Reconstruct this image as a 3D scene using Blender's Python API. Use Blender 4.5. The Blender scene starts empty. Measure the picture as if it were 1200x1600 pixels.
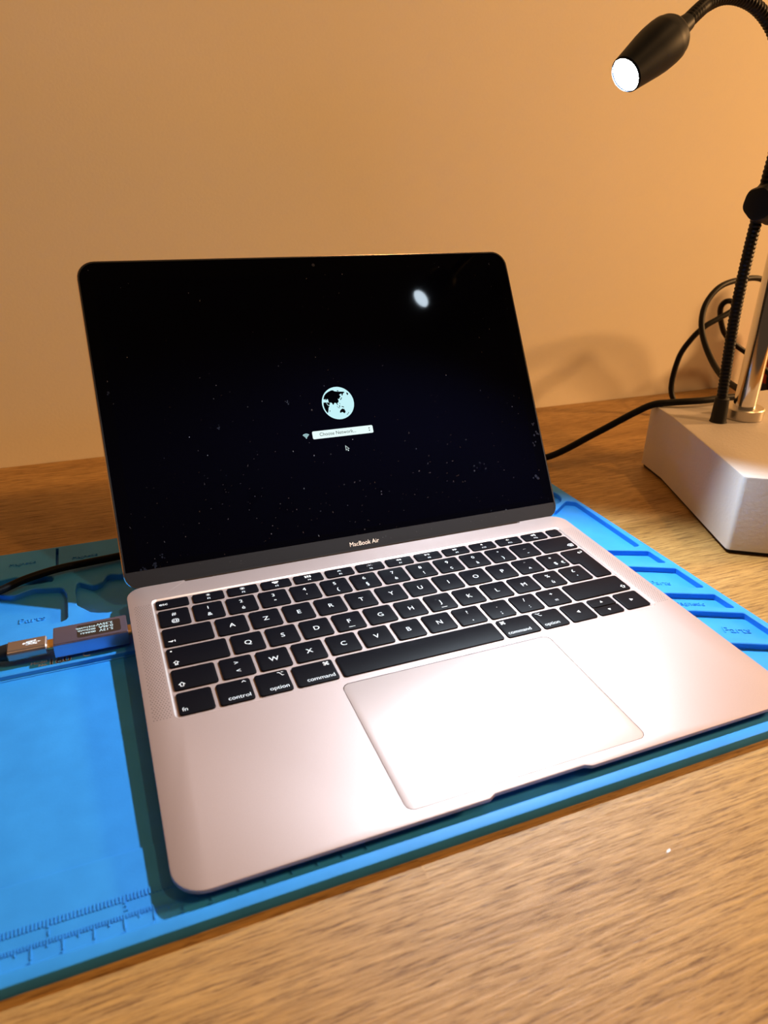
import bpy, bmesh, math, random
from mathutils import Vector, Matrix
S = 0.001            # everything below is written in millimetres
scene = bpy.context.scene
COL = scene.collection

# ------------------------------------------------------------------ camera
cam = bpy.data.cameras.new('camera')
cam.sensor_fit = 'VERTICAL'; cam.sensor_height = 36.0; cam.sensor_width = 27.0
cam.lens = 1133.14 / 1600 * 36
cam.clip_start = 0.01; cam.clip_end = 50
cam.dof.use_dof = True; cam.dof.focus_distance = 0.47; cam.dof.aperture_fstop = 13.0
camo = bpy.data.objects.new('camera', cam); COL.objects.link(camo)
R = [[0.9266631571, -0.3754994114, 0.0171925928], [-0.1457211892, -0.4010219554, -0.9044040725], [0.3464978041, 0.8355726080, -0.4263304921]]
cx, cy, cz = Vector(R[0]), -Vector(R[1]), -Vector(R[2])
M = Matrix((cx, cy, cz)).transposed().to_4x4(); M.translation = Vector((-0.169, -185.606, 242.775)) * S
camo.matrix_world = M
scene.camera = camo

# ------------------------------------------------------------------ colour management, ambient, room lamps
vs = scene.view_settings
vs.view_transform = 'Standard'; vs.look = 'None'; vs.gamma = 1.0; vs.use_curve_mapping = False; vs.exposure = 0.0
w = bpy.data.worlds.new('room_ambient'); scene.world = w; w.use_nodes = True
bg = w.node_tree.nodes['Background']; bg.inputs[0].default_value = (1.0, 0.60, 0.34, 1); bg.inputs[1].default_value = 0.06

def lamp(name, loc, target, watts, size, col):
    l = bpy.data.lights.new(name, 'AREA'); l.shape = 'DISK'; l.size = size; l.energy = watts; l.color = col
    o = bpy.data.objects.new(name, l); COL.objects.link(o)
    o.location = Vector(loc) * S
    d = (Vector(target) - Vector(loc)).normalized()
    o.rotation_euler = d.to_track_quat('-Z', 'Y').to_euler()
    return o
WARM = (1.0, 0.53, 0.20)
lamp('ceiling_spot', (1097, -620, 2061), (300, 200, 0), 12.0, 0.10, WARM)
lamp('ceiling_spot', (-560, -900, 2000), (300, 200, 0), 2.5, 0.12, WARM)
lamp('side_lamp', (2740, -360, 1060), (500, 491, 60), 84.0, 0.28, WARM)
LED_STRENGTH = 95.0; LED_WATTS = 12.3; LED_CONE = 121; LED_BLEND = .42
LED_COL = (0.74, 0.88, 1.0)

# ------------------------------------------------------------------ materials
def mat(name, base=(.5, .5, .5), rough=.5, metal=0.0, spec=.5, emit=None, estr=0.0, coat=0.0, sheen=0.0):
    m = bpy.data.materials.new(name); m.use_nodes = True
    b = m.node_tree.nodes['Principled BSDF']
    b.inputs['Base Color'].default_value = (*base, 1); b.inputs['Roughness'].default_value = rough
    b.inputs['Metallic'].default_value = metal; b.inputs['Specular IOR Level'].default_value = spec
    b.inputs['Coat Weight'].default_value = coat
    if emit: b.inputs['Emission Color'].default_value = (*emit, 1); b.inputs['Emission Strength'].default_value = estr
    return m
def N(m, kind, **kw):
    n = m.node_tree.nodes.new(kind)
    for k, v in kw.items(): setattr(n, k, v)
    return n
def L(m, a, b): m.node_tree.links.new(a, b)
def bsdf(m): return m.node_tree.nodes['Principled BSDF']
def coords(m, scale=(1, 1, 1), loc=(0, 0, 0), rot=(0, 0, 0)):
    t = N(m, 'ShaderNodeTexCoord'); mp = N(m, 'ShaderNodeMapping')
    mp.inputs['Scale'].default_value = scale; mp.inputs['Location'].default_value = loc; mp.inputs['Rotation'].default_value = rot
    L(m, t.outputs['Object'], mp.inputs['Vector']); return mp.outputs['Vector']
def noise(m, vec, scale, detail=4, rough=.55):
    n = N(m, 'ShaderNodeTexNoise'); n.inputs['Scale'].default_value = scale; n.inputs['Detail'].default_value = detail
    n.inputs['Roughness'].default_value = rough; L(m, vec, n.inputs['Vector']); return n.outputs['Fac']
def ramp(m, fac, stops):
    r = N(m, 'ShaderNodeValToRGB'); e = r.color_ramp.elements
    while len(e) < len(stops): e.new(.5)
    for i, (p_, c) in enumerate(stops):
        e[i].position = p_; e[i].color = (*c, 1) if len(c) == 3 else c
    L(m, fac, r.inputs['Fac']); return r.outputs['Color']
def mix(m, a, b, fac, mode='MIX'):
    n = N(m, 'ShaderNodeMix'); n.data_type = 'RGBA'; n.blend_type = mode
    for s_, v in ((n.inputs['Factor'], fac), (n.inputs['A'], a), (n.inputs['B'], b)):
        if hasattr(v, 'is_linked'): L(m, v, s_)
        else: s_.default_value = v if isinstance(v, float) else (*v, 1)
    return n.outputs['Result']
def bump(m, h, strength, dist):
    b = N(m, 'ShaderNodeBump'); b.inputs['Strength'].default_value = strength; b.inputs['Distance'].default_value = dist
    L(m, h, b.inputs['Height']); L(m, b.outputs['Normal'], bsdf(m).inputs['Normal'])

# painted wall
mw = mat('cream_wall_paint', (.78, .70, .60), .7, spec=.25)
v = coords(mw); big = noise(mw, v, 3.0, 2)
L(mw, ramp(mw, big, [(.3, (.84, .77, .62)), (.7, (.88, .80, .65))]), bsdf(mw).inputs['Base Color'])
bump(mw, noise(mw, v, 420, 3), .12, .0006)
# oak worktop made of long staves
mo = mat('oiled_oak', (.4, .2, .08), .42, spec=.4)
br = N(mo, 'ShaderNodeTexBrick'); br.offset = .37; br.inputs['Scale'].default_value = 1.0
br.inputs['Brick Width'].default_value = .62; br.inputs['Row Height'].default_value = .112; br.inputs['Mortar Size'].default_value = .0004
br.inputs['Bias'].default_value = 0.0; br.inputs['Color1'].default_value = (0, 0, 0, 1); br.inputs['Color2'].default_value = (1, 1, 1, 1); br.inputs['Mortar'].default_value = (.35, .35, .35, 1)
L(mo, coords(mo, loc=(.30, .018, 0)), br.inputs['Vector'])
gv = coords(mo, (1, 1, 1))
off = N(mo, 'ShaderNodeVectorMath', operation='MULTIPLY_ADD')
L(mo, br.outputs['Color'], off.inputs[0]); off.inputs[1].default_value = (3.1, 1.7, 0); L(mo, gv, off.inputs[2])
def stretched(sx, sy):
    mp = N(mo, 'ShaderNodeMapping'); mp.inputs['Scale'].default_value = (sx, sy, 1); L(mo, off.outputs[0], mp.inputs['Vector']); return mp.outputs['Vector']
g1 = noise(mo, stretched(3.5, 34), 1.0, 5, .6)
g2 = noise(mo, stretched(42, 640), 1.0, 6, .72)
g3 = noise(mo, stretched(70, 980), 1.0, 3, .6)
wv = N(mo, 'ShaderNodeTexWave'); wv.wave_type = 'BANDS'; wv.bands_direction = 'Y'; wv.inputs['Scale'].default_value = 16; wv.inputs['Distortion'].default_value = 9; wv.inputs['Detail'].default_value = 3; wv.inputs['Detail Scale'].default_value = 1.2
L(mo, stretched(.8, 4.5), wv.inputs['Vector'])
c1 = ramp(mo, g1, [(.25, (.33, .18, .050)), (.5, (.44, .26, .085)), (.75, (.54, .34, .13))])
c2 = mix(mo, c1, ramp(mo, wv.outputs['Fac'], [(0, (.72, .66, .60)), (.5, (1, 1, 1)), (1, (1.0, 1.0, 1.0))]), .35, 'MULTIPLY')
c3 = mix(mo, c2, ramp(mo, g2, [(.36, (.44, .36, .29)), (.48, (.92, .90, .87)), (.62, (1.20, 1.18, 1.12))]), .95, 'MULTIPLY')
c4 = mix(mo, c3, ramp(mo, g3, [(.33, (.38, .30, .24)), (.42, (1, 1, 1))]), .75, 'MULTIPLY')
c5 = mix(mo, c4, ramp(mo, br.outputs['Color'], [(0, (.80, .76, .70)), (1, (1.08, 1.05, 1.0))]), .8, 'MULTIPLY')
L(mo, c5, bsdf(mo).inputs['Base Color'])
bump(mo, g2, .35, .0010)
L(mo, ramp(mo, g2, [(.3, (.62,) * 3), (.6, (.38,) * 3)]), bsdf(mo).inputs['Roughness'])
# blue silicone
ms = mat('blue_silicone', (.018, .22, .74), .55, spec=.35)
v = coords(ms); L(ms, ramp(ms, noise(ms, v, 60, 4), [(.3, (.019, .245, .70)), (.7, (.024, .280, .78))]), bsdf(ms).inputs['Base Color'])
bump(ms, noise(ms, v, 900, 3), .10, .0004)
msp = mat('grey_print_on_silicone', (.50, .52, .66), .6)
# anodised aluminium, rose tinted
ma = mat('rose_anodised_aluminium', (.55, .46, .44), .50, metal=.66, spec=.4)
v = coords(ma); nz = noise(ma, v, 3800, 2, .7)
L(ma, ramp(ma, nz, [(.3, (.45, .365, .355)), (.7, (.54, .445, .435))]), bsdf(ma).inputs['Base Color'])
bump(ma, nz, .10, .00012)
mtp = mat('trackpad_glass_rose', (.53, .45, .44), .50, metal=.62); v = coords(mtp); nz = noise(mtp, v, 4200, 2, .7)
bump(mtp, nz, .05, .0001)
mcut = mat('polished_cut_edge', (.95, .86, .83), .40, metal=1.0)
mgap = mat('dark_gap', (.01, .01, .01), .6)
mkey = mat('black_keycap', (.0025, .0026, .005), .50, spec=.08)
v = coords(mkey); bump(mkey, noise(mkey, v, 2600, 2), .08, .0001)
mleg = mat('legend_white', (.80, .86, .90), .5, emit=(.75, .88, 1.0), estr=.22)
mglass = mat('black_glossy_glass', (.0006, .0006, .0016), .045, spec=.12)
mdisp = mat('display_black', (.0006, .0006, .0020), .05, spec=.09)
mchin = mat('smoky_glass_chin', (.018, .018, .020), .32, spec=.45)
mrim = mat('bright_rim', (.95, .80, .70), .14, metal=1.0)
mrub = mat('black_rubber', (.008, .008, .009), .6, spec=.35)
micon = mat('lit_icon_pale_cyan', (0, 0, 0), .5, spec=0, emit=(.60, .95, 1.0), estr=.95)
mbar = mat('lit_menu_white', (0, 0, 0), .5, spec=0, emit=(.82, 1.0, .98), estr=1.0)
mmap = mat('unlit_icon_black', (.0005, .0005, .001), .05, spec=.05)
mdust = mat('dust_specks', (.55, .55, .60), .8)
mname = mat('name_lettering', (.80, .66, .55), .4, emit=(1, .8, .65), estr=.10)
mgrey = mat('dark_anodised_shell', (.115, .10, .15), .38, metal=.55)
mblue = mat('side_tinted_by_mat_reflection', (.42, .40, .62), .30, metal=1.0)  # blue reflection of the mat put into the meter side's colour
mplug = mat('grey_brown_metal_plug', (.42, .36, .34), .28, metal=.9)
mgold = mat('gold_contact', (.75, .48, .16), .3, metal=1)
mbraid = mat('black_braided_sleeve', (.003, .0035, .005), .5, spec=.10)
v = coords(mbraid); ck = N(mbraid, 'ShaderNodeTexChecker'); ck.inputs['Scale'].default_value = 900; L(mbraid, v, ck.inputs['Vector'])
bump(mbraid, ck.outputs['Fac'], .6, .0004)
mcord = mat('black_pvc_cord', (.006, .0055, .0055), .5, spec=.15)
mneck = mat('black_gooseneck', (.004, .005, .008), .42, spec=.2)
mhead = mat('black_satin_plastic', (.006, .010, .018), .50, spec=.15)
mlens = mat('led_lens', (0, 0, 0), .3, spec=0, emit=LED_COL, estr=LED_STRENGTH)
mchr = mat('chrome', (.80, .78, .75), .09, metal=1)
mnick = mat('satin_nickel', (.62, .57, .50), .36, metal=1)
mpaint = mat('textured_cream_enamel', (.66, .61, .58), .48, spec=.4)
v = coords(mpaint); bump(mpaint, noise(mpaint, v, 420, 3), .35, .0006)
mred = mat('red_plastic', (.45, .035, .02), .4); mnavy = mat('navy_plastic', (.012, .02, .07), .4); mwhite = mat('chalky_white', (.8, .82, .85), .6)

# ------------------------------------------------------------------ mesh helpers
def obj(name, bm, m, parent=None, loc=None, smooth=False, origin=None, **props):
    """link bm (in mm) as one mesh; verts stay where written, origin goes to the parent's base (or `origin`)."""
    off = Vector((0, 0, 0))
    if parent is not None and 'mm_origin' in PO.get(parent.name, {}): off = PO[parent.name]['mm_origin']
    base = Vector(origin) if origin is not None else off
    me = bpy.data.meshes.new(name)
    for vt in bm.verts: vt.co = (vt.co - base) * S
    bm.normal_update(); bm.to_mesh(me); bm.free()
    if smooth is True:
        for p_ in me.polygons: p_.use_smooth = True
    if isinstance(m, (list, tuple)):
        for k in m: me.materials.append(k)
    else: me.materials.append(m)
    o = bpy.data.objects.new(name, me); COL.objects.link(o)
    if parent is not None: o.parent = parent
    o.location = (base - off) * S
    PO[o.name] = {'mm_origin': base}
    if smooth == 'auto':
        md = None
        for p_ in me.polygons: p_.use_smooth = True
        try: me.set_sharp_from_angle(angle=math.radians(32))
        except Exception: pass
    for k, val in props.items(): o[k] = val
    return o
PO = {}
def thing(name, label, cat, at, rot=(0, 0, 0), group=None, frame=False):
    o = bpy.data.objects.new(name, None); COL.objects.link(o); o.empty_display_size = .02
    o.location = Vector(at) * S; o.rotation_euler = rot; o['label'] = label; o['category'] = cat
    if group: o['group'] = group
    PO[o.name] = {'mm_origin': Vector((0, 0, 0)) if frame else Vector(at)}
    return o
def arc_poly(pts, r, seg=5):
    """2-D polygon with every corner rounded; r a number or list"""
    out = []; n = len(pts)
    for i in range(n):
        p0, p1, p2 = Vector(pts[i - 1]), Vector(pts[i]), Vector(pts[(i + 1) % n])
        rr = r[i] if isinstance(r, (list, tuple)) else r
        a = (p0 - p1); b = (p2 - p1); la, lb = a.length, b.length; a.normalize(); b.normalize()
        ang = a.angle(b)
        if rr <= 0 or ang > math.pi - .02: out.append(p1); continue
        d = min(rr / math.tan(ang / 2), la * .49, lb * .49); rr = d * math.tan(ang / 2)
        c = p1 + (a + b).normalized() * (rr / math.sin(ang / 2))
        s_, e_ = p1 + a * d, p1 + b * d
        a0 = math.atan2(*(s_ - c).yx); a1 = math.atan2(*(e_ - c).yx)
        da = (a1 - a0 + math.pi) % (2 * math.pi) - math.pi
        for k in range(seg + 1):
            t = a0 + da * k / seg; out.append(c + Vector((math.cos(t), math.sin(t))) * rr)
    return [(q.x, q.y) for q in out]
def rect(x0, y0, x1, y1): return [(x0, y0), (x1, y0), (x1, y1), (x0, y1)]
def rrect(x0, y0, x1, y1, r, seg=5): return arc_poly(rect(x0, y0, x1, y1), r, seg)
def area2(p): return sum(p[i - 1][0] * p[i][1] - p[i][0] * p[i - 1][1] for i in range(len(p))) / 2
def inset(p, d):
    n = len(p); sg = 1 if area2(p) > 0 else -1; out = []
    for i in range(n):
        a, b, c = Vector(p[i - 1]), Vector(p[i]), Vector(p[(i + 1) % n])
        e1 = (b - a); e2 = (c - b)
        if e1.length < 1e-9: e1 = e2
        if e2.length < 1e-9: e2 = e1
        e1.normalize(); e2.normalize()
        n1 = Vector((-e1.y, e1.x)) * sg; n2 = Vector((-e2.y, e2.x)) * sg
        m_ = (n1 + n2); m_ = m_ / max(.3, m_.length_squared / 2) if m_.length > 1e-6 else n1
        q = b + m_ * d; out.append((q.x, q.y))
    return out
ID = lambda x, y, z: (x, y, z)
def ring(bm, poly, z, f=ID):
    zz = z if callable(z) else (lambda x, y: z)
    return [bm.verts.new(f(x, y, zz(x, y))) for x, y in poly]
def bridge(bm, a, b, mi=0, flip=False):
    n = len(a)
    for i in range(n):
        j = (i + 1) % n
        fc = bm.faces.new((a[i], a[j], b[j], b[i]) if not flip else (a[j], a[i], b[i], b[j])); fc.material_index = mi
def fill(bm, loops, mi=0):
    es = []
    for lp in loops:
        for i in range(len(lp)):
            e = bm.edges.get((lp[i], lp[(i + 1) % len(lp)])) or bm.edges.new((lp[i], lp[(i + 1) % len(lp)])); es.append(e)
    r = bmesh.ops.triangle_fill(bm, edges=es, use_beauty=True, use_dissolve=False)
    for g in r['geom']:
        if isinstance(g, bmesh.types.BMFace): g.material_index = mi
def slab(bm, poly, z0, z1, bev=0, f=ID, mi=0, holes=()):
    """closed prism from z0 to z1 with a bevelled top rim; holes = [(poly, floor_z, subholes)]"""
    lo = ring(bm, poly, z0, f)
    if bev:
        m_ = ring(bm, poly, z1 - bev, f); bridge(bm, lo, m_, mi)
        q = inset(poly, bev * .3); m2 = ring(bm, q, z1 - bev * .3, f); bridge(bm, m_, m2, mi)
        top = ring(bm, inset(poly, bev), z1, f); bridge(bm, m2, top, mi)
    else:
        top = ring(bm, poly, z1, f); bridge(bm, lo, top, mi)
    fill(bm, [lo], mi)
    def cap(loop, z, hs):
        inner = []
        for h in hs:
            hp, hz = h[0], h[1]; sub = h[2] if len(h) > 2 else (); soft = h[3] if len(h) > 3 else .5
            a = ring(bm, inset(hp, -soft), z, f); b = ring(bm, hp, z - soft * .8, f); c = ring(bm, hp, hz, f)
            bridge(bm, a, b, mi); bridge(bm, b, c, mi); inner.append(a); cap(c, hz, sub)
        fill(bm, [loop] + inner, mi)
    cap(top, z1, holes)
    bmesh.ops.recalc_face_normals(bm, faces=bm.faces)
def flat(bm, poly, z, f=ID, mi=0):
    fill(bm, [ring(bm, poly, z, f)], mi)
def prism(name, poly, z0, z1, m, parent=None, bev=0, f=ID, smooth=False, **k):
    bm = bmesh.new(); slab(bm, poly, z0, z1, bev, f); return obj(name, bm, m, parent, smooth=smooth, **k)
def circle(cx, cy, r, n=32, a0=0): return [(cx + r * math.cos(a0 + 2 * math.pi * i / n), cy + r * math.sin(a0 + 2 * math.pi * i / n)) for i in range(n)]
def lathe(bm, prof, c, axis, n=40, mi=0, caps=True):
    """prof [(t,r)] along axis from c"""
    ax = Vector(axis).normalized(); u = ax.orthogonal().normalized(); v_ = ax.cross(u); c = Vector(c); prev = None; first = None
    for t, r in prof:
        lp = [bm.verts.new(c + ax * t + (u * math.cos(2 * math.pi * i / n) + v_ * math.sin(2 * math.pi * i / n)) * r) for i in range(n)]
        if prev: bridge(bm, prev, lp, mi)
        else: first = lp
        prev = lp
    if caps:
        bm.faces.new(first).material_index = mi; bm.faces.new(prev).material_index = mi
    bmesh.ops.recalc_face_normals(bm, faces=bm.faces)
def spline(pts, per=14):
    P = [Vector(p_) for p_ in pts]; P = [P[0] * 2 - P[1]] + P + [P[-1] * 2 - P[-2]]; out = []
    for i in range(1, len(P) - 2):
        for k in range(per):
            t = k / per; a, b, c, d = P[i - 1:i + 3]
            out.append(.5 * ((2 * b) + (c - a) * t + (2 * a - 5 * b + 4 * c - d) * t * t + (3 * b - a - 3 * c + d) * t ** 3))
    out.append(P[-2]); return out
def tube(bm, path, r, n=14, mi=0, caps=True):
    rf = r if callable(r) else (lambda s_: r)
    T = (path[1] - path[0]).normalized(); u = T.orthogonal().normalized(); prev = None; first = None; s_ = 0
    for i, p_ in enumerate(path):
        T = (path[min(i + 1, len(path) - 1)] - path[max(i - 1, 0)]).normalized()
        u = (u - T * u.dot(T)).normalized(); v_ = T.cross(u)
        if i: s_ += (p_ - path[i - 1]).length
        lp = [bm.verts.new(p_ + (u * math.cos(2 * math.pi * k / n) + v_ * math.sin(2 * math.pi * k / n)) * rf(s_)) for k in range(n)]
        if prev: bridge(bm, prev, lp, mi)
        else: first = lp
        prev = lp
    if caps: bm.faces.new(first); bm.faces.new(prev)
    bmesh.ops.recalc_face_normals(bm, faces=bm.faces)
def resample(path, step):
    out = [path[0].copy()]; acc = 0
    for a, b in zip(path, path[1:]):
        l_ = (b - a).length; t = step - acc
        while t <= l_: out.append(a.lerp(b, t / l_)); t += step
        acc = (l_ - (t - step))
    return out
_txt = {}
def text_mesh(s_, size, align='CENTER'):
    """outline text in mm, centred on x (or left), baseline 0 -> (verts, faces)"""
    key = (s_, align)
    if key not in _txt:
        cu = bpy.data.curves.new('t', 'FONT'); cu.body = s_; cu.size = 1; cu.align_x = align; cu.resolution_u = 4
        o = bpy.data.objects.new('t', cu); COL.objects.link(o); bpy.context.view_layer.update()
        me = bpy.data.meshes.new_from_object(o.evaluated_get(bpy.context.evaluated_depsgraph_get()))
        _txt[key] = ([v_.co.copy() for v_ in me.vertices], [tuple(p_.vertices) for p_ in me.polygons])
        bpy.data.objects.remove(o); bpy.data.meshes.remove(me); bpy.data.curves.remove(cu)
    vs_, fs = _txt[key]
    return [v_ * size for v_ in vs_], fs
def add_text(bm, s_, size, x, y, z, f=ID, align='CENTER', sx=1.0, rot=0.0, thick=0.0, bold=0.0):
    vs_, fs = text_mesh(s_, size, align)
    if align == 'BOX':
        pass
    c, sn = math.cos(rot), math.sin(rot)
    for dx in ([0] if not bold else [-bold, 0, bold]):
        V = [bm.verts.new(f(x + c * (v_.x * sx + dx) - sn * v_.y, y + sn * (v_.x * sx + dx) + c * v_.y, z)) for v_ in vs_]
        nf = []
        for fc in fs:
            try: nf.append(bm.faces.new([V[i] for i in fc]))
            except ValueError: pass
        if thick:
            r = bmesh.ops.extrude_face_region(bm, geom=nf)
            base = Vector(f(0, 0, 0)); up = (Vector(f(0, 0, thick)) - base)
            for g in r['geom']:
                if isinstance(g, bmesh.types.BMVert): g.co += up
def box(bm, x0, x1, y0, y1, z0, z1, f=ID, mi=0):
    a = ring(bm, rect(x0, y0, x1, y1), z0, f); b = ring(bm, rect(x0, y0, x1, y1), z1, f)
    bridge(bm, a, b, mi); bm.faces.new(a[::-1]).material_index = mi; bm.faces.new(b).material_index = mi
    bmesh.ops.recalc_face_normals(bm, faces=bm.faces)

# ------------------------------------------------------------------ setting
bm = bmesh.new(); box(bm, -1400, 2200, 491, 591, -740, 1700)
obj('wall_back', bm, mw, kind='structure', origin=(400, 491, -740))
bm = bmesh.new(); box(bm, -1400, 2200, -1200, 491, -760, -740)
mfl = mat('dark_floor', (.20, .15, .11), .6); obj('floor', bm, mfl, kind='structure', origin=(400, -300, -760))

# desk: thick oak top on panel legs
desk = thing('desk', 'oak worktop desk with long wood staves, standing against the cream wall', 'desk', (400, 150, -740))
bm = bmesh.new(); slab(bm, rrect(-900, -330, 1700, 490.6, 3, 2), -38, 0, 1.5)
obj('tabletop', bm, mo, desk, origin=(0, 0, 0), smooth='auto')
for x in (-860, 1620):
    bm = bmesh.new(); box(bm, x, x + 40, -300, 470, -740, -38); obj('leg', bm, mo, desk)

# ------------------------------------------------------------------ silicone mat
mt = thing('silicone_work_mat', 'blue silicone repair mat with compartments and raised ruler, lying on the oak desk', 'mat', (123, 148, 0))
holes = []
panel = (arc_poly([(-93, 33.5), (289, 33.5), (289, 163.0), (-93, 163.0)], 1.0, 2), 1.9, (), .3)
holes.append((arc_poly([(-97, -2.6), (298, -2.6), (298, 163.8), (-97, 163.8)], 3, 4), 2.6, (panel,), .6))
FZ = 1.4
for pl, r in [([(302, 172), (343, 165.5), (344.5, 245), (338.5, 249.5), (321, 237), (302, 237)], [1, 3, 3, 3, 3, 1]),
              ([(302, 155), (313, 151.3), (343, 139.5), (343, 157.5), (315, 169), (302, 168)], 1.5),
              ([(302, 119.5), (343.5, 105), (343.5, 131.5), (316, 144.5), (302, 149)], 1.8),
              ([(302, 98), (343.3, 79.5), (343, 96.5), (316, 108.2), (302, 113)], 1.5),
              ([(302, 63), (343.5, 44), (343.5, 73.5), (316, 86.5), (302, 92)], 1.8),
              ([(302, 2), (343.5, 2), (343.5, 38), (316, 50.8), (302, 57)], 1.8)]:
    holes.append((arc_poly(pl, r, 4), FZ, (), .5))
holes.append((circle(322.5, 263, 17, 40), FZ, (), .6))
holes.append((arc_poly([(-97, 200), (-33.5, 207), (-33.5, 236), (-36, 246.5), (-53, 251), (-64, 246), (-75, 252), (-97, 256)], [2, 4, 3, 5, 6, 5, 5, 2], 5), FZ, (), .6))
holes.append((arc_poly([(-28, 222), (-21, 211.5), (-14, 207.5), (60, 207.5), (60, 251), (-2.5, 251), (-9, 254), (-12.8, 245), (-18, 241.5), (-23, 246.5), (-27.4, 251), (-28.8, 240)], [5, 4, 4, 3, 3, 2, 3, 4, 4, 3, 3, 3], 5), FZ, (), .6))
holes.append((arc_poly([(-97, 260.5), (-66, 257), (-41.5, 256), (-41, 262), (-48, 266), (-55, 264), (-64, 270), (-76, 268), (-97, 272)], [1, 3, 2, 3, 4, 4, 4, 4, 1], 5), FZ, (), .6))
holes.append((rrect(-39.9, 276, -38.1, 302, .6, 2), FZ, (), .15))
for k in range(4): holes.append((rrect(70 + k * 58, 202, 122 + k * 58, 292, 5, 4), FZ, (), .5))
bm = bmesh.new()
slab(bm, arc_poly([(-102, -8.3), (348, -8.3), (348, 304.5), (-102, 304.5)], 5, 5), 0, 5.4, .7, holes=holes)
obj('mat_sheet', bm, ms, mt, origin=(123, 148, 0), smooth='auto')
# raised ruler
bm = bmesh.new(); RZ = 2.6; RT = 3.0
for k in range(0, 150):                                   # millimetres, lower row
    x = -67.6 + k + .3
    h = 6.0 if k % 10 == 0 else (3.2 if k % 5 == 0 else 2.0)
    box(bm, x - .2, x + .2, 6.6 - h, 6.6, RZ - .1, RT)
for k in range(0, 120):                                   # twentieths of an inch, upper row
    x = -67.6 + k * 25.4 / 20
    h = 3.6 if k % 20 == 0 else 2.9
    box(bm, x - .30, x + .30, 14.4 - h, 14.4, RZ - .1, RT)
for k in range(1, 9): add_text(bm, str(k), 3.0, -67.6 + 10 * k, -2.2, RZ + .02, thick=.4)
for k in range(1, 4): add_text(bm, str(k), 3.4, -67.6 + 25.4 * k + .3, 7.6, RZ + .02, thick=.4)
obj('raised_ruler', bm, ms, mt)
bm = bmesh.new()
add_text(bm, 'Parts', 7.2, -60.5, 218.2, FZ, align='LEFT', thick=.5, rot=-.03)
obj('embossed_word', bm, ms, mt)
for s_, sz, x, y, r in [('Magnetic', 5.6, 305, 155.6, -.38), ('Parts', 6.5, 318, 125, -.42), ('Magnetic', 5.4, 314.5, 100.2, -.42), ('Parts', 8, 321, 66, -.42), ('Magnetic', 4.5, -30, 282, 0), ('Magnetic', 4.5, -68, 285, 0)]:
    zz = FZ if x > 100 else 5.4
    bm = bmesh.new(); add_text(bm, s_, sz, x, y, zz, align='LEFT', thick=.5, rot=r); obj('embossed_word', bm, ms, mt)
bm = bmesh.new()
add_text(bm, 'Model', 3.2, -51.8, 168.3, 5.43, align='LEFT'); add_text(bm, 'No.', 3.0, -48.0, 165.6, 5.43, align='LEFT')
add_text(bm, '160', 7.4, -43.6, 165.4, 5.43, align='LEFT', sx=1.05, bold=.25); add_text(bm, 'C', 6.0, -26.5, 166.8, 5.43, align='LEFT')
obj('printed_model_text', bm, msp, mt, label='grey printed model number')

# ------------------------------------------------------------------ laptop
TILT = math.radians(1.6); Z0 = 9.8; W = 304.1
lap = thing('laptop', 'open rose gold laptop with black keyboard standing on the blue silicone mat', 'laptop', (0, 0, Z0), (TILT, 0, 0), frame=True)
# base unibody
def front(y0=0.0):
    return [(0, 0), (126.6, 0), (129.6, 1.6), (174.4, 1.6), (177.4, 0), (W, 0), (W, 211.5), (270.0, 211.5), (269.6, 210.0), (34.4, 210.0), (34.0, 211.5), (0, 211.5)]
outl = arc_poly(front(), [12.5, 2.5, 1.2, 1.2, 2.5, 12.5, 10.5, .6, .4, .4, .6, 10.5], 8)
well = rrect(W / 2 - 139.4, 90.9, W / 2 + 139.4, 195.2, 3.4, 5)
tpx0, tpx1, tpy0, tpy1 = 92.1, 212.0, 5.8, 87.4
tph = rrect(tpx0 - .28, tpy0 - .28, tpx1 + .28, tpy1 + .28, 4.3, 6)
bm = bmesh.new()
top = ring(bm, inset(outl, .35), 0.0); c1_ = ring(bm, inset(outl, .1), -.12); c2_ = ring(bm, outl, -.4)
bridge(bm, top, c1_); bridge(bm, c1_, c2_)
side = lambda x, y: -1.9 - 1.6 * max(0, min(1, y / 208))
s1 = ring(bm, outl, side); bridge(bm, c2_, s1)
b1 = ring(bm, inset(outl, 2.0), lambda x, y: side(x, y) - .8 - .8 * y / 208); bridge(bm, s1, b1)
b2 = ring(bm, inset(outl, 7.0), lambda x, y: side(x, y) - 1.3 - 2.2 * y / 208); bridge(bm, b1, b2); fill(bm, [b2])
wt = ring(bm, well, 0.0); wi = ring(bm, inset(well, .85), -.62, ); wf = ring(bm, inset(well, .9), -.78)
bridge(bm, wt, wi, 1); bridge(bm, wi, wf, 1); fill(bm, [wf])
tt = ring(bm, tph, 0.0); t1 = ring(bm, tph, -.8); bridge(bm, tt, t1, 2); fill(bm, [t1], 2)
fill(bm, [top, wt, tt])
bmesh.ops.recalc_face_normals(bm, faces=bm.faces)
obj('base', bm, [ma, mcut, mgap], lap, smooth='auto')
prism('trackpad', rrect(tpx0, tpy0, tpx1, tpy1, 4.0, 6), -.7, -.03, mtp, lap, bev=.12, smooth='auto')
for x in (30, 274):
    for y in (16, 186):
        zt = side(x, y) - 1.2 - 2.2 * y / 208
        zb = -7.60 if y < 100 else -9.55
        prism('rubber_foot', circle(x, y, 8, 24), zb, zt, mrub, lap)
# hinge barrel between the notches
bm = bmesh.new(); lathe(bm, [(0, 3.6), (.3, 3.9), (234.6, 3.9), (234.9, 3.6)], (34.7, 213.6, -5.4), (1, 0, 0), 28)
obj('hinge', bm, mrub, lap, smooth='auto')
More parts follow.
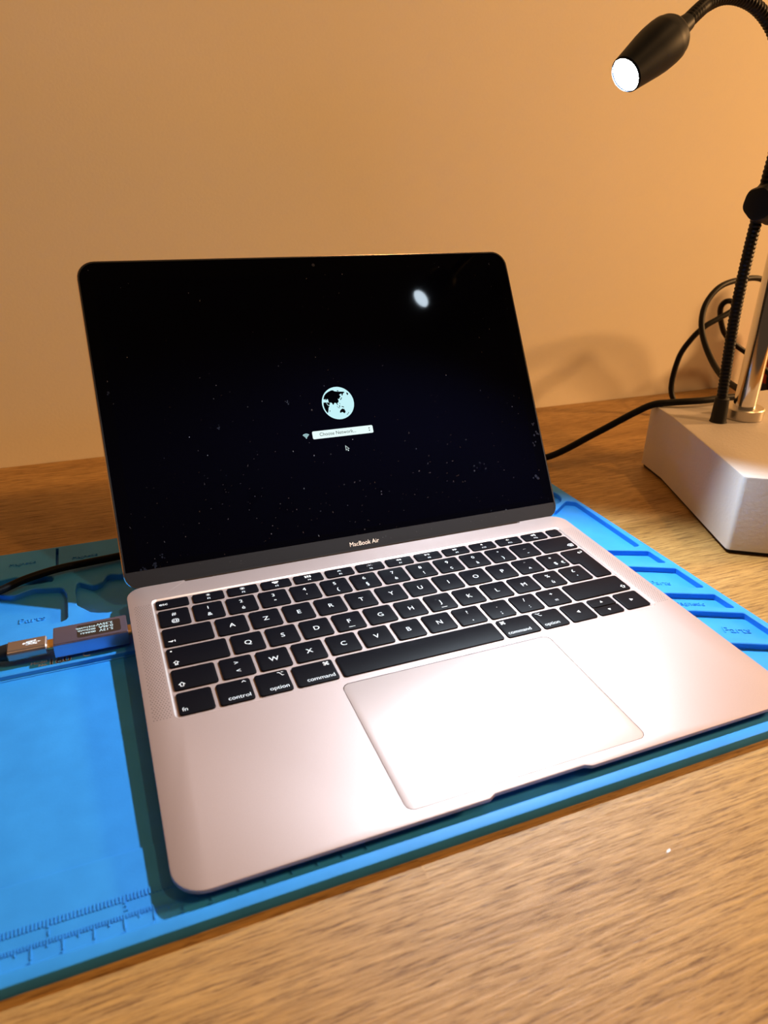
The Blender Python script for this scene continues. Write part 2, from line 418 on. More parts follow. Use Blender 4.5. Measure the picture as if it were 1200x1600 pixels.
# speaker grilles: a field of drilled holes each side, one part each
for sx in (0, 1):
    bm = bmesh.new(); pit = 1.45
    for i in range(6):
        for j in range(int(100 / pit * 1)):
            x = 3.3 + i * pit + (pit / 2 if j % 2 else 0); y = 93.5 + j * pit
            if sx: x = W - x
            flat(bm, circle(x, y, .27, 6), .006)
    obj('speaker_grille', bm, mgap, lap)
# side ports: dark slots on the left wall
for y in (172, 186):
    bm = bmesh.new(); slab(bm, arc_poly([(y - 4.2, -4.9), (y + 4.2, -4.9), (y + 4.2, -2.2), (y - 4.2, -2.2)], 1.3, 5), -.02, .5, f=lambda a, b, c: (-.04 + c, a, b + 0.4)); obj('port', bm, mgap, lap)

# ---- lid
HY, HZ, LA, LH = 212.58, -1.28, 2.15367, 205.0
cu_, su_ = -math.cos(LA), math.sin(LA)       # up direction in (y,z)
def LID(x, h, d):                             # d = distance in front of the glass
    return (x, HY + cu_ * h - su_ * d, HZ + su_ * h + cu_ * d)
lid_o = arc_poly(rect(0, -.5, W, LH), [9, 9, 11.5, 11.5], 8)
bm = bmesh.new()
fr = ring(bm, inset(lid_o, .45), 0.35, LID); f1 = ring(bm, lid_o, -.25, LID); bk = ring(bm, lid_o, -2.2, LID); b1 = ring(bm, inset(lid_o, .7), -3.2, LID); b2 = ring(bm, inset(lid_o, 3.0), -4.0, LID)
rim_in = ring(bm, inset(lid_o, .75), .35, LID); rim_lo = ring(bm, inset(lid_o, .75), -.4, LID)
bridge(bm, rim_in, fr, 1); bridge(bm, fr, f1, 1); bridge(bm, f1, bk); bridge(bm, bk, b1); bridge(bm, b1, b2); fill(bm, [b2]); bridge(bm, rim_in, rim_lo); fill(bm, [rim_lo])
bmesh.ops.recalc_face_normals(bm, faces=bm.faces)
lid = obj('lid', bm, [ma, mrim], lap, smooth='auto')
bm = bmesh.new()
g0 = ring(bm, inset(lid_o, .8), .45, LID); g1_ = ring(bm, inset(lid_o, 1.5), .45, LID); g2_ = ring(bm, inset(lid_o, 1.5), -.3, LID); g3_ = ring(bm, inset(lid_o, .8), -.3, LID)
bridge(bm, g0, g1_); bridge(bm, g1_, g2_); bridge(bm, g2_, g3_); bridge(bm, g3_, g0); bmesh.ops.recalc_face_normals(bm, faces=bm.faces)
obj('rubber_gasket', bm, mrub, lid)
gl = inset(lid_o, 1.5)
upper = [q for q in gl if q[1] > 100]
bez = [(1.5, 10.2), (W - 1.5, 10.2)] + upper
prism('bezel_glass', bez, -.3, .2, mglass, lap, f=LID)
lower = [q for q in gl if q[1] < 100]
chin = lower + [(W - 1.5, 10.1), (1.5, 10.1)]
ch = prism('chin_strip', sorted(set(chin), key=lambda q: math.atan2(q[1] - 5, q[0] - W / 2)), -.3, .2, mchin, lap, f=LID)
bm = bmesh.new(); add_text(bm, 'MacBook Air', 4.1, W / 2, 3.1, .24, f=LID, sx=.95); obj('name_lettering', bm, mname, ch)
disp = prism('display', rrect(9.2, 14, W - 9.2, 192, .3, 2), .15, .215, mdisp, lap, f=LID)
bm = bmesh.new(); flat(bm, circle(W / 2, 198.2, 1.1, 20), .22, LID); obj('camera_lens', bm, mat('camera_lens_glass', (.02, .02, .03), .1), lap)
# recovery screen content
def lidobj(name, polys, z, m, parent, texts=()):
    bm = bmesh.new()
    for q in polys: flat(bm, q, z, LID)
    for t in texts: add_text(bm, t[0], t[1], t[2], t[3], z, f=LID, **(t[4] if len(t) > 4 else {}))
    return obj(name, bm, m, parent)
gx, gy, gr = 151.65, 100.35, 11.25
lidobj('globe_disc', [circle(gx, gy, gr, 64)], .24, micon, disp)
LAND = {'eurasia': [(142.01, 103.59), (142.0, 104.18), (142.88, 106.18), (144.18, 107.54), (145.88, 108.57), (147.5, 109.17), (148.63, 109.52), (149.96, 109.34), (150.17, 108.84), (151.32, 108.52), (153.99, 108.13), (157.29, 107.77), (157.49, 107.21), (156.48, 106.71), (155.63, 105.14), (155.14, 105.33), (155.18, 106.68), (154.26, 106.31), (153.43, 105.94), (154.28, 104.81), (153.52, 103.99), (153.02, 102.99), (152.01, 103.24), (152.36, 101.86), (152.01, 100.85), (151.01, 100.35), (151.41, 99.27), (150.91, 99.02), (150.38, 100.26), (149.27, 100.82), (148.26, 99.43), (147.81, 99.47), (147.43, 100.7), (146.33, 101.25), (145.95, 100.84), (145.12, 101.22), (145.19, 102.4), (144.86, 103.91), (143.96, 103.11), (142.49, 103.25), (144.07, 103.69), (143.18, 103.78)],
 'arabia': [(143.69, 101.65), (144.97, 101.23), (146.05, 100.54), (145.41, 99.56), (144.5, 99.5), (143.95, 100.59)], 'africa': [(141.51, 101.57), (143.39, 101.62), (143.96, 99.85), (144.59, 99.19), (145.45, 98.96), (144.47, 97.72), (143.83, 95.12), (143.19, 94.07), (142.26, 95.58), (141.56, 97.42), (141.26, 99.52)],
 'madagascar': [(144.91, 96.05), (145.3, 95.72), (145.08, 94.85), (144.69, 95.04)], 'australia': [(151.9, 94.61), (152.52, 95.44), (153.55, 96.08), (154.36, 96.3), (154.72, 95.81), (155.14, 96.07), (155.51, 95.14), (155.89, 94.21), (155.45, 93.21), (154.62, 92.84), (154.01, 93.65), (153.3, 93.93), (152.44, 93.42), (151.8, 93.58)],
 'borneo': [(151.84, 98.33), (152.52, 98.71), (152.9, 97.78), (152.15, 97.56)], 'sumatra': [(150.15, 98.71), (150.5, 98.47), (151.35, 97.34), (152.5, 96.99), (152.46, 96.75), (151.28, 96.93)], 'guinea': [(153.46, 98.03), (154.78, 97.72), (155.57, 97.07), (154.94, 96.99), (153.8, 97.4)],
 'japan': [(154.36, 103.61), (154.92, 104.16), (155.08, 103.84), (154.32, 102.57), (153.64, 102.19), (153.48, 102.5)], 'philippines': [(152.53, 100.35), (152.86, 100.17), (153.07, 99.2), (152.71, 99.35)], 'zealand': [(157.82, 93.56), (158.12, 93.08), (157.06, 92.0), (156.52, 91.61), (156.45, 92.0), (157.44, 92.71)],
 'alaska': [(158.85, 107.09), (159.58, 106.87), (160.07, 105.92), (159.24, 105.1), (158.99, 105.72), (158.68, 106.2)], 'arctic': [(152.36, 109.18), (153.53, 108.92), (153.27, 108.35), (152.4, 108.58)]}
lidobj('globe_continents', list(LAND.values()), .26, mmap, disp)
lidobj('network_menu', [rrect(130.0, 77.5, 173.0, 82.8, .9, 4)], .24, mbar, disp)
lidobj('menu_text', [[(169.7, 80.7), (170.9, 80.7), (170.3, 81.6)], [(169.7, 79.7), (170.9, 79.7), (170.3, 78.8)]], .26, mmap, disp, [('Choose Network...', 3.3, 134.8, 79.2, {'align': 'LEFT'})])
def arcband(cx_, cy_, r0, r1, a0, a1, n=10):
    A = [a0 + (a1 - a0) * i / n for i in range(n + 1)]
    return [(cx_ + r1 * math.cos(a), cy_ + r1 * math.sin(a)) for a in A] + [(cx_ + r0 * math.cos(a), cy_ + r0 * math.sin(a)) for a in A[::-1]]
q_ = math.pi / 4
lidobj('wireless_icon', [arcband(125.6, 78.7, r, r + .42, q_, 3 * q_) for r in (1.0, 1.85, 2.7)] + [circle(125.6, 78.95, .38, 12)], .24, micon, disp)
cur = [(0, 0), (0, -3.6), (.85, -2.8), (1.4, -4.1), (2.0, -3.85), (1.45, -2.6), (2.6, -2.55)]
lidobj('pointer', [[(151.2 + x, 71.0 + y) for x, y in cur]], .24, mbar, disp)
lidobj('pointer_fill', [[(151.2 + .28 + x * .68, 71.0 - .55 + y * .72) for x, y in cur]], .26, mmap, disp)
# dust on the glass (uncountable)
random.seed(7); bm = bmesh.new()
for k in range(330):
    x = random.uniform(4, W - 4); h = random.uniform(6, 200)
    if k > 130: x = random.gauss(random.choice((40, 95, 160, 235)), 32); h = abs(random.gauss(35, 34)) + 4
    if not (3 < x < W - 3 and 3 < h < 201): continue
    r = random.choice((.07, .08, .09, .11, .14)) * random.uniform(.7, 1.2)
    if random.random() < .1:
        flat(bm, [(x, h), (x + .1, h), (x + random.uniform(-.4, .5), h + 1.1)], .23, LID)
    else: flat(bm, circle(x, h, r, 5), .23, LID)
obj('dust', bm, mdust, lap, kind='stuff')

# faint finger smudges on the screen glass
msm = mat('faint_smudge', (.005, .007, .015), .7, spec=.1)
bm = bmesh.new()
for x, h, rr in ((117, 104, 1.6), (300, 62, 2.4), (296, 55, 2.0), (298, 70, 1.5), (292, 30, 2.6), (18, 12, 2.6), (12, 10, 1.8), (24, 16, 1.6), (70, 92, 1.4), (8, 120, 1.6)):
    for q in range(5):
        flat(bm, circle(x + random.gauss(0, rr * .5), h + random.gauss(0, rr * .6), rr * random.uniform(.15, .45), 9), .2255 + q * .0006, LID)
obj('smudges', bm, msm, lap, kind='stuff')

# ---- keys
U = 19.03; KX = 14.9; KG = 2.25; ROWY = [93.0 + 18.25 * k for k in range(5)]; KH = 15.95; FY0, FY1 = 184.3, 192.8
def key(poly, texts, polys=(), tz=.10):
    xs = [q[0] for q in poly]; ys = [q[1] for q in poly]; c = ((min(xs) + max(xs)) / 2, (min(ys) + max(ys)) / 2, 0)
    bm = bmesh.new(); P_ = poly
    a = ring(bm, P_, -.74); b = ring(bm, P_, tz - .22); c1 = ring(bm, inset(P_, .09), tz - .07); d = ring(bm, inset(P_, .3), tz)
    bridge(bm, a, b); bridge(bm, b, c1); bridge(bm, c1, d); fill(bm, [d]); fill(bm, [a]); bmesh.ops.recalc_face_normals(bm, faces=bm.faces)
    k = obj('key', bm, mkey, lap, origin=c, smooth='auto')
    if texts or polys:
        bm = bmesh.new()
        for t in texts: add_text(bm, t[0], t[1], t[2], t[3], tz + .015, **(t[4] if len(t) > 4 else {}))
        for q in polys: flat(bm, q, tz + .015)
        obj('key_legend', bm, mleg, k)
    return k
def krect(u0, n, row):
    x0 = KX + u0 * U; x1 = x0 + n * U - KG; return x0, ROWY[row], x1, ROWY[row] + KH
def kr(u0, n, row): return rrect(*krect(u0, n, row), 1.5, 4)
LF = {'align': 'LEFT'}; RT_ = {'align': 'RIGHT'}; BO = {'bold': .045}
def letter(u0, row, ch):
    x0, y0, x1, y1 = krect(u0, 1, row); P_ = []
    if ch in 'FJ': P_ = [rect((x0 + x1) / 2 - 1.8, y0 + 2.2, (x0 + x1) / 2 + 1.8, y0 + 2.5)]
    key(kr(u0, 1, row), [(ch, 5.0, (x0 + x1) / 2, y0 + 6.1, BO)], P_)
def two(u0, row, up, lo, extra=None):
    x0, y0, x1, y1 = krect(u0, 1, row); xc = (x0 + x1) / 2
    T = [(up, 4.2, xc, y0 + (9.6 if up not in ('*', '°') else 9.4), BO), (lo, 4.4, xc, y0 + 3.0, BO)]
    if extra: T.append((extra, 4.0, x1 - 1.6, y0 + 3.0, {'align': 'RIGHT', 'bold': .03})); T[1] = (lo, 4.4, xc, y0 + 3.0, BO)
    key(kr(u0, 1, row), T)
for i, (a, b) in enumerate([('#', '@'), ('1', '&'), ('2', 'é'), ('3', '"'), ('4', "'"), ('5', '('), ('6', '§'), ('7', 'è'), ('8', '!'), ('9', 'ç'), ('0', 'à'), ('°', ')'), ('_', '-')]):
    two(i, 4, a, b)
x0, y0, x1, y1 = krect(13, 1.5, 4); key(kr(13, 1.5, 4), [('⌫', 4.2, x1 - 1.6, y0 + 2.2, RT_)])
x0, y0, x1, y1 = krect(0, 1.5, 3); key(kr(0, 1.5, 3), [('⇥', 4.4, x0 + 1.8, y0 + 2.4, LF)])
for i, ch in enumerate('AZERTYUIOP'): letter(1.5 + i, 3, ch)
two(11.5, 3, '¨', '^'); two(12.5, 3, '*', '$', '€')
x0, y0, x1, y1 = krect(0, 1.75, 2); key(kr(0, 1.75, 2), [('⇪', 3.8, x0 + 1.8, y0 + 1.9, LF)], [circle(x0 + 2.4, y1 - 2.6, .5, 12)])
for i, ch in enumerate('QSDFGHJKLM'): letter(1.75 + i, 2, ch)
two(11.75, 2, '%', 'ù'); two(12.75, 2, '£', '`')
# return key, wide above and narrow below
xr = KX + 14.5 * U - KG; xa = KX + 13.5 * U; xb = KX + 13.75 * U
ret = arc_poly([(xb, ROWY[2]), (xr, ROWY[2]), (xr, ROWY[3] + KH), (xa, ROWY[3] + KH), (xa, ROWY[3]), (xb, ROWY[3] - .01)], [1.5, 1.5, 1.5, 1.5, 1.5, .5], 4)
key(ret, [('↩', 4.0, xr - 1.6, ROWY[3] + KH - 6.0, RT_)])
x0, y0, x1, y1 = krect(0, 1.25, 1); key(kr(0, 1.25, 1), [('⇧', 4.2, x0 + 1.9, y0 + 2.0, LF)])
two(1.25, 1, '>', '<')
for i, ch in enumerate('WXCVBN'): letter(2.25 + i, 1, ch)
for i, (a, b) in enumerate([('?', ','), ('.', ';'), ('/', ':'), ('+', '=')]): two(8.25 + i, 1, a, b)
x0, y0, x1, y1 = krect(12.25, 2.25, 1); key(kr(12.25, 2.25, 1), [('⇧', 4.2, x1 - 1.6, y0 + 2.0, RT_)])
def word(u0, n, wd, sym, left):
    x0, y0, x1, y1 = krect(u0, n, 0)
    al = LF if left else RT_; xx = x0 + 1.5 if left else x1 - 1.5
    T = [(wd, 3.75, xx, y0 + 2.3, dict(al, bold=.02))]
    if sym: T.append((sym, 3.7, xx - (0 if left else .2), y1 - 4.2, al))
    key(kr(u0, n, 0), T)
word(0, 1, 'fn', None, True); word(1, 1, 'control', '⌃', False); word(2, 1, 'option', '⌥', False); word(3, 1.25, 'command', '⌘', False)
key(kr(4.25, 5, 0), [])
word(9.25, 1.25, 'command', '⌘', True); word(10.5, 1, 'option', '⌥', True)
def tri(cx_, cy_, d, s_=1.15):
    return {'l': [(cx_ - s_, cy_), (cx_ + s_ * .8, cy_ - s_), (cx_ + s_ * .8, cy_ + s_)], 'r': [(cx_ + s_, cy_), (cx_ - s_ * .8, cy_ + s_), (cx_ - s_ * .8, cy_ - s_)],
            'u': [(cx_, cy_ + s_), (cx_ - s_, cy_ - s_ * .8), (cx_ + s_, cy_ - s_ * .8)], 'd': [(cx_, cy_ - s_), (cx_ + s_, cy_ + s_ * .8), (cx_ - s_, cy_ + s_ * .8)]}[d]
for u0, d in ((11.5, 'l'), (13.5, 'r')):
    x0, y0, x1, y1 = krect(u0, 1, 0); key(kr(u0, 1, 0), [], [tri((x0 + x1) / 2, (y0 + y1) / 2, d)])
x0, y0, x1, y1 = krect(12.5, 1, 0); ym = (y0 + y1) / 2
key(arc_poly(rect(x0, ym + .35, x1, y1), [.4, .4, 1.5, 1.5], 3), [], [tri((x0 + x1) / 2, ym + 4.1, 'u', 1.0)])
key(arc_poly(rect(x0, y0, x1, ym - .35), [1.5, 1.5, .4, .4], 3), [], [tri((x0 + x1) / 2, y0 + 3.8, 'd', 1.0)])
# function row
def sun(xc, yc, r):
    P_ = [circle(xc, yc, r * .45, 10)]
    for k in range(8):
        a = k * math.pi / 4; c, s_ = math.cos(a), math.sin(a)
        P_.append([(xc + c * r * .65 - s_ * .12, yc + s_ * r * .65 + c * .12), (xc + c * r * .65 + s_ * .12, yc + s_ * r * .65 - c * .12), (xc + c * r + s_ * .12, yc + s_ * r - c * .12), (xc + c * r - s_ * .12, yc + s_ * r + c * .12)])
    return P_
def spk(xc, yc, n):
    P_ = [[(xc - 1.3, yc - .45), (xc - .8, yc - .45), (xc, yc - 1.1), (xc, yc + 1.1), (xc - .8, yc + .45), (xc - 1.3, yc + .45)]]
    for k in range(n): P_.append(arcband(xc, yc, .6 + .65 * k, .85 + .65 * k, -.8, .8, 6))
    return P_
def icon(i, xc, yc):
    if i == 1: return sun(xc, yc, 1.15)
    if i == 2: return sun(xc, yc, 1.5)
    if i == 3: return [rect(xc - 2.1, yc - .2, xc - .2, yc + 1.1), rect(xc + .1, yc + .1, xc + 1.9, yc + 1.1), rect(xc - 1.2, yc - 1.1, xc + 1.1, yc - .4)]
    if i == 4: return [rect(xc - 2 + 1.45 * a, yc - 1.1 + 1.2 * b, xc - 1 + 1.45 * a, yc - .2 + 1.2 * b) for a in range(3) for b in range(2)]
    if i in (5, 6):
        r = 1.0 if i == 5 else 1.5; P_ = [arcband(xc, yc - .7, .45, .75, 0, math.pi, 8)]
        for k in range(5): a = k * math.pi / 4; P_.append(circle(xc + math.cos(a) * r * 1.1, yc - .7 + math.sin(a) * r * 1.1, .2, 6))
        return P_
    if i == 7: return [tri(xc - .7, yc, 'l', .9), tri(xc + .9, yc, 'l', .9)]
    if i == 8: return [tri(xc - .9, yc, 'r', .95), rect(xc + .5, yc - .9, xc + .8, yc + .9), rect(xc + 1.2, yc - .9, xc + 1.5, yc + .9)]
    if i == 9: return [tri(xc - .8, yc, 'r', .9), tri(xc + .8, yc, 'r', .9)]
    if i == 10: return spk(xc + .5, yc, 0)
    if i == 11: return spk(xc, yc, 1)
    return spk(xc - .3, yc, 3)
x0 = KX; x1 = x0 + 18.3
key(rrect(x0, FY0, x1, FY1, 1.4, 4), [('esc', 3.7, x0 + 1.6, FY0 + 3.0, dict(LF, bold=.05))])
for i in range(1, 13):
    x0 = 35.55 + 20.3 * (i - 1); x1 = x0 + 18.0; xc = (x0 + x1) / 2
    key(rrect(x0, FY0, x1, FY1, 1.4, 4), [('F%d' % i, 2.1, xc, FY0 + 1.3, {'bold': .04})], icon(i, xc, FY0 + 5.8))
key(rrect(279.15, FY0, 288.6, FY1, 1.4, 4), [])

# ------------------------------------------------------------------ USB tester and cable
def PX(x, y, z): return (x, y, z)
ut = thing('usb_power_meter', 'small dark grey USB meter with lit readout, plugged into the laptop side', 'usb meter', (-20, 175.3, 7.6))
def XZ(poly, y0, y1, bm, mi=0):  # extrude along x : poly in (y,z)
    pass
tb = arc_poly(rect(166.6, 7.6, 183.4, 16.0), .8, 3)
bm = bmesh.new(); slab(bm, tb, -39.2, -1.9, 0, f=lambda a, b, c: (c, a, b)); obj('shell', bm, mblue, ut, smooth='auto')
bm = bmesh.new(); slab(bm, rrect(-39.0, 166.9, -2.0, 183.1, .6, 3), 15.9, 16.25, .12); obj('top_plate', bm, mgrey, ut, smooth='auto')
bm = bmesh.new(); slab(bm, rrect(-27.4, 168.9, -5.2, 180.9, 1.4, 4), 16.2, 16.32, .05); wn = obj('readout_window', bm, mat('smoky_window', (.02, .015, .015), .15), ut)
mro = mat('readout_glow', (0, 0, 0), .5, spec=0, emit=(.72, .95, 1.0), estr=1.0)
bm = bmesh.new(); pi_ = math.pi
for s_, sz, x, y in [('5.12V', 3.1, -9.0, 171.6), ('0.46A', 3.1, -9.0, 174.6), ('2.35W', 3.1, -9.0, 177.6), ('00:04:51', 2.3, -18.0, 171.5), ('0032mAh', 2.3, -18.0, 174.2), ('0161mWh', 2.3, -18.0, 176.8)]:
    add_text(bm, s_, sz, x, y + 1.6, 16.34, rot=pi_, align='LEFT', bold=.06)
obj('readout_digits', bm, mro, wn)
bm = bmesh.new(); slab(bm, arc_poly(rect(171.0, 10.2, 179.2, 12.6), 1.15, 5), -2.2, -.12, 0, f=lambda a, b, c: (c, a, b)); obj('connector', bm, mgold, ut, smooth='auto')

uc = thing('usb_cable', 'black braided USB cable with metal SS plug, curving over the blue mat', 'cable', (-52, 175, 6))
sec = arc_poly(rect(169.2, 8.2, 180.8, 15.2), 2.6, 6)
bm = bmesh.new()
a = ring(bm, inset(sec, .5), -61.6, lambda a, b, c: (c, a, b)); b = ring(bm, sec, -61.1, lambda a, b, c: (c, a, b)); c_ = ring(bm, sec, -43.2, lambda a, b, c: (c, a, b)); d = ring(bm, inset(sec, .6), -42.6, lambda a, b, c: (c, a, b))
bridge(bm, a, b); bridge(bm, b, c_); bridge(bm, c_, d, 1); fill(bm, [a]); fill(bm, [d], 1); bmesh.ops.recalc_face_normals(bm, faces=bm.faces)
pg = obj('plug_shell', bm, [mplug, mcut], uc, smooth='auto')
bm = bmesh.new(); slab(bm, arc_poly(rect(171.0, 10.4, 179.2, 12.8), 1.15, 5), -42.7, -39.4, 0, f=lambda a, b, c: (c, a, b)); obj('plug_tip', bm, mgold, uc, smooth='auto')
bm = bmesh.new(); add_text(bm, 'SS', 5.0, -52.6, 176.5, 15.23, rot=pi_, align='RIGHT', bold=.2)
def strokes(bm, pts, wd, z):
    for (xa_, ya), (xb_, yb) in zip(pts, pts[1:]):
        d = Vector((xb_ - xa_, yb - ya)); 
        if d.length < 1e-6: continue
        n_ = Vector((-d.y, d.x)).normalized() * wd / 2; e_ = d.normalized() * wd * .3
        flat(bm, [(xa_ - e_.x + n_.x, ya - e_.y + n_.y), (xa_ - e_.x - n_.x, ya - e_.y - n_.y), (xb_ + e_.x - n_.x, yb + e_.y - n_.y), (xb_ + e_.x + n_.x, yb + e_.y + n_.y)], z)
bm2 = bm
tz_ = 15.235
# trident drawn pointing right
strokes(bm2, [(-53.2, 174.9), (-46.4, 174.9)], .42, tz_); flat(bm2, [(-46.6, 174.3), (-46.6, 175.5), (-45.2, 174.9)], tz_)
strokes(bm2, [(-51.8, 174.9), (-50.3, 176.4), (-48.4, 176.4)], .42, tz_); flat(bm2, circle(-48.1, 176.4, .6, 12), tz_)
strokes(bm2, [(-51.2, 174.9), (-49.9, 173.5), (-47.9, 173.5)], .42, tz_); flat(bm2, rect(-48.2, 173.0, -47.1, 174.0), tz_); flat(bm2, circle(-53.4, 174.9, .75, 14), tz_)
obj('superspeed_mark', bm2, mleg, pg)
bm = bmesh.new(); slr = [Vector((-61.3, 175, 11.7)), Vector((-66, 175, 11.6)), Vector((-74, 175, 11.2)), Vector((-82, 175.3, 10.4))]
tube(bm, slr, lambda s_: 4.6 if s_ < 1 else 4.3 - s_ * .07, 18); obj('strain_relief', bm, mrub, uc, smooth='auto')
path = spline([(-81, 175.2, 10.5), (-105, 176, 8.6), (-135, 184, 5), (-156, 206, 2.6), (-150, 232, 3), (-118, 238, 6.5), (-88, 240, 9.0), (-70, 248, 9.4), (-56, 257, 9.6), (-38, 264.5, 9.2), (-20, 267.5, 8.8), (0, 270, 8.6), (40, 276, 8.6), (90, 284, 8.8), (140, 296, 8.6), (190, 309, 4.5), (240, 316, 2.6)], 16)
bm = bmesh.new(); tube(bm, path, 2.45, 16); obj('braided_cord', bm, mbraid, uc, smooth='auto')

# ------------------------------------------------------------------ microscope stand with gooseneck lamp
st = thing('microscope_stand', 'cream enamelled microscope stand base with chrome post and lit black gooseneck lamp', 'microscope stand', (540, 210, 0))
bp = [(458.5, 304), (449, 266), (400.0, 143.0), (424.0, 127.5), (560, 96), (690, 150), (700, 250), (650, 304)]
bm = bmesh.new(); slab(bm, arc_poly(bp, [4, 14, 3.5, 12, 12, 12, 12, 12], 6)[::1], 3.2, 59.0, 1.3); obj('base', bm, mpaint, st, smooth='auto')
bm = bmesh.new(); slab(bm, inset(arc_poly(bp, [4, 14, 3.5, 12, 12, 12, 12, 12], 6), 2.2 if area2(bp) < 0 else 2.2), 0.0, 3.6, 0); obj('rubber_pad', bm, mrub, st)
cp = (505.0, 246.0)
bm = bmesh.new(); lathe(bm, [(0, 15.6), (.6, 16.2), (8.6, 16.2), (9.4, 15.4), (9.5, 9.0)], (*cp, 58.9), (0, 0, 1), 48); obj('post_collar', bm, mnick, st, smooth='auto')
bm = bmesh.new(); lathe(bm, [(0, 8.9), (400, 8.9), (401, 8.3)], (*cp, 59.2), (0, 0, 1), 48); obj('post', bm, mchr, st, smooth='auto')
# clamp block on the post with its knob
bm = bmesh.new(); slab(bm, rrect(489, 232, 524, 264, 6, 4), 212, 250, 2); obj('clamp_block', bm, mhead, st, smooth='auto')
bm = bmesh.new(); ax0 = Vector((489.5, 240, 229)); ad = Vector((-1, -.25, -.10)).normalized(); up_ = ad.orthogonal().normalized(); sd = ad.cross(up_); up_ = sd.cross(ad)
prev = None; NL = 60
for t, rr, am in [(0, 5, 0), (6, 5.5, 0), (7, 15.5, .03), (10, 16.5, .05), (14, 16.2, .06), (24, 12.8, .05), (34, 11.6, .04), (36.5, 10.6, .03), (37.5, 8, .02)]:
    lp = []
    for k in range(NL):
        a_ = 2 * pi_ * k / NL; r_ = rr * (1 + am * math.cos(6 * a_))
        lp.append(bm.verts.new(ax0 + ad * t + (up_ * math.cos(a_) + sd * math.sin(a_)) * r_))
    if prev: bridge(bm, prev, lp)
    else: bm.faces.new(lp)
    prev = lp
bm.faces.new(prev); bmesh.ops.recalc_face_normals(bm, faces=bm.faces)
obj('clamp_knob', bm, mhead, st, smooth='auto')
# gooseneck
LP = Vector((304.5, 204.5, 294.0)); AX = Vector((-.829, -.178, -.531)).normalized()     # lens centre and beam direction
rear = LP - AX * 46
gp = spline([(475.5, 243, 58), (475, 243, 72), (471.5, 243, 110), (468, 242.5, 150), (467.5, 242, 195), (469.5, 241.5, 240), (470.3, 241, 262), (467.3, 240, 286), (458.6, 239, 308), (445.9, 238, 325), (433.9, 237, 334.4), (418.9, 235, 340.4), (402.4, 233, 342.7), (387.2, 230, 341), (373.1, 226, 335.8), (362, 220, 330.5), tuple(rear - AX * 6), tuple(rear)], 20)
# ribbed neck
g_ = resample(gp, .75); bm = bmesh.new()
tube(bm, g_, lambda s_: 4.15 + .28 * math.cos(2 * pi_ * s_ / 3.0), 18); obj('gooseneck', bm, mneck, st, smooth='auto')
bm = bmesh.new(); lathe(bm, [(0, 7.0), (1.0, 6.6), (2, 6.3), (20, 5.6), (21, 4.6)], (475.6, 243, 58.9), (-.03, 0, 1), 32); obj('neck_socket', bm, mrub, st, smooth='auto')
bm = bmesh.new()
lathe(bm, [(-1.0, 9.0), (0, 9.5), (0, 9.9), (6, 10.7), (20, 12.7), (26, 13.3), (33, 13.4), (37, 13.1), (38.2, 12.3), (40.5, 12.1), (42.5, 11.0), (44.5, 8.2), (45, 5.8), (52, 5.3), (56, 4.7)], LP, -AX, 56, caps=False)
# inner reflector barrel closes the front
hd = obj('lamp_head', bm, mhead, st, smooth='auto')
bm = bmesh.new(); fr_ = LP - AX * .9; lathe(bm, [(0, 9.35), (.5, 9.35)], fr_, -AX, 48); obj('lamp_lens', bm, mlens, hd, label='glowing white LED lens')

sl = bpy.data.lights.new('led_beam', 'SPOT'); sl.energy = LED_WATTS; sl.color = LED_COL; sl.spot_size = math.radians(LED_CONE); sl.spot_blend = LED_BLEND; sl.shadow_soft_size = .006
so = bpy.data.objects.new('led_beam', sl); COL.objects.link(so); so.parent = hd; so.location = (LP + AX * 1.2 - PO[hd.name]['mm_origin']) * S
so.rotation_euler = Vector((-.40, -.58, -.70)).to_track_quat('-Z', 'Y').to_euler()

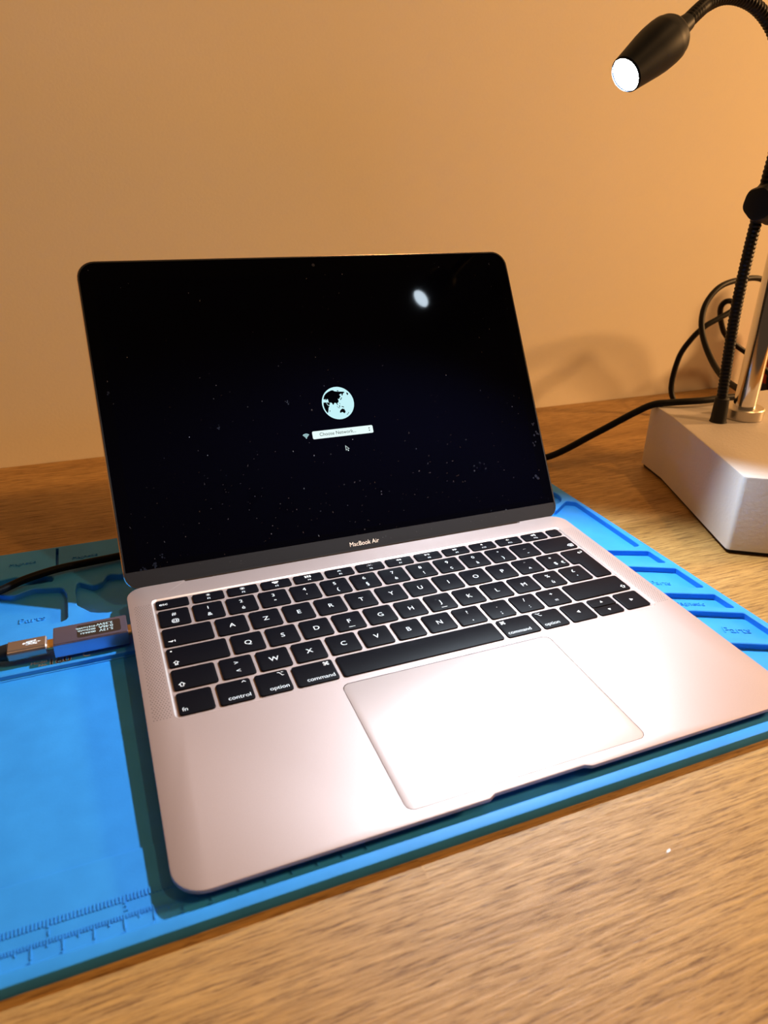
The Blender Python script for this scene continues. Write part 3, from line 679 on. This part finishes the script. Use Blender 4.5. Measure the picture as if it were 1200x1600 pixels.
# ------------------------------------------------------------------ loose cords by the stand
pc = thing('power_cord', 'black cord rising from behind the laptop screen across the cream stand base', 'cord', (377, 332, 0))
bm = bmesh.new()
tube(bm, spline([(300, 358, 3.3), (345, 350, 3.3), (377.6, 335, 7), (412, 316, 32), (440, 303, 52), (454, 296, 60.5), (468, 289, 63), (495, 281, 64.5), (522, 280, 65.1), (541, 281, 63.7), (553, 289, 62.6), (561, 304, 62.4), (573, 335, 64.2), (585, 365, 73.2), (591.3, 388, 90.5), (595.8, 400, 107.7), (606, 408, 124.1), (626.5, 414, 138), (658, 420, 143), (697, 426, 141.3), (735, 432, 120), (752, 436, 70), (760, 438, 20), (775, 440, 3.6), (815, 440, 3.4)], 14), 3.0, 16)
obj('cord_sheath', bm, mcord, pc, smooth='auto')
pd = thing('power_cord', 'black cord behind the cream stand base, arching up into a tight folded loop', 'cord', (596, 430, 0))
bm = bmesh.new()
tube(bm, spline([(650, 396, 3.4), (622, 400, 3.6), (602, 412, 9), (597, 425, 27), (604, 430, 60.3), (614, 427, 81.4), (627, 425, 94.2), (642.7, 424, 102), (655, 424, 107), (666, 426, 112), (665, 430, 118.5), (658, 433, 118.0), (657.5, 437, 110), (666, 440, 94), (679, 442, 78.9), (697, 440, 66), (722, 432, 50), (748, 424, 28), (766, 416, 8), (782, 412, 3.6), (820, 410, 3.4)], 14), 3.0, 16)
obj('cord_sheath', bm, mcord, pd, smooth='auto')
# bottle whose edge shows at the right border
bt = thing('glue_bottle', 'red bottle with a dark base, cut off by the right edge behind the chrome post', 'bottle', (790, 455, 0))
bm = bmesh.new(); lathe(bm, [(0, 21), (1, 22), (12, 22), (12.5, 21.5)], (790, 455, 0), (0, 0, 1), 40); obj('base_band', bm, mnavy, bt, smooth='auto')
bm = bmesh.new(); lathe(bm, [(0, 21.4), (60, 21.4), (72, 19), (80, 12), (84, 8)], (790, 455, 12), (0, 0, 1), 40); obj('body', bm, mred, bt, smooth='auto')
bm = bmesh.new(); lathe(bm, [(0, 9), (16, 8.4), (40, 6.5), (56, 5.5), (60, 3)], (790, 455, 96), (0, 0, 1), 32); obj('nozzle', bm, mhead, bt, smooth='auto')

# little white flecks lying on the desk front
for i, (x, y, lab) in enumerate([(184.5, -41.5, 'tiny white fleck on the oak in front of the laptop thumb notch'), (237.0, -77.5, 'tiny white fleck near the bottom right corner of the desk')]):
    bm = bmesh.new(); slab(bm, arc_poly([(x - 1.5, y - .7), (x + .9, y - .2), (x + 1.7, y + .9), (x - .3, y + .5)] if i == 0 else [(x - .7, y - .5), (x + .7, y - .3), (x + .4, y + .6), (x - .5, y + .4)], .2, 2), 0, .3)
    o = obj('white_fleck', bm, mwhite, origin=(x, y, 0)); o['label'] = lab; o['category'] = 'fleck'
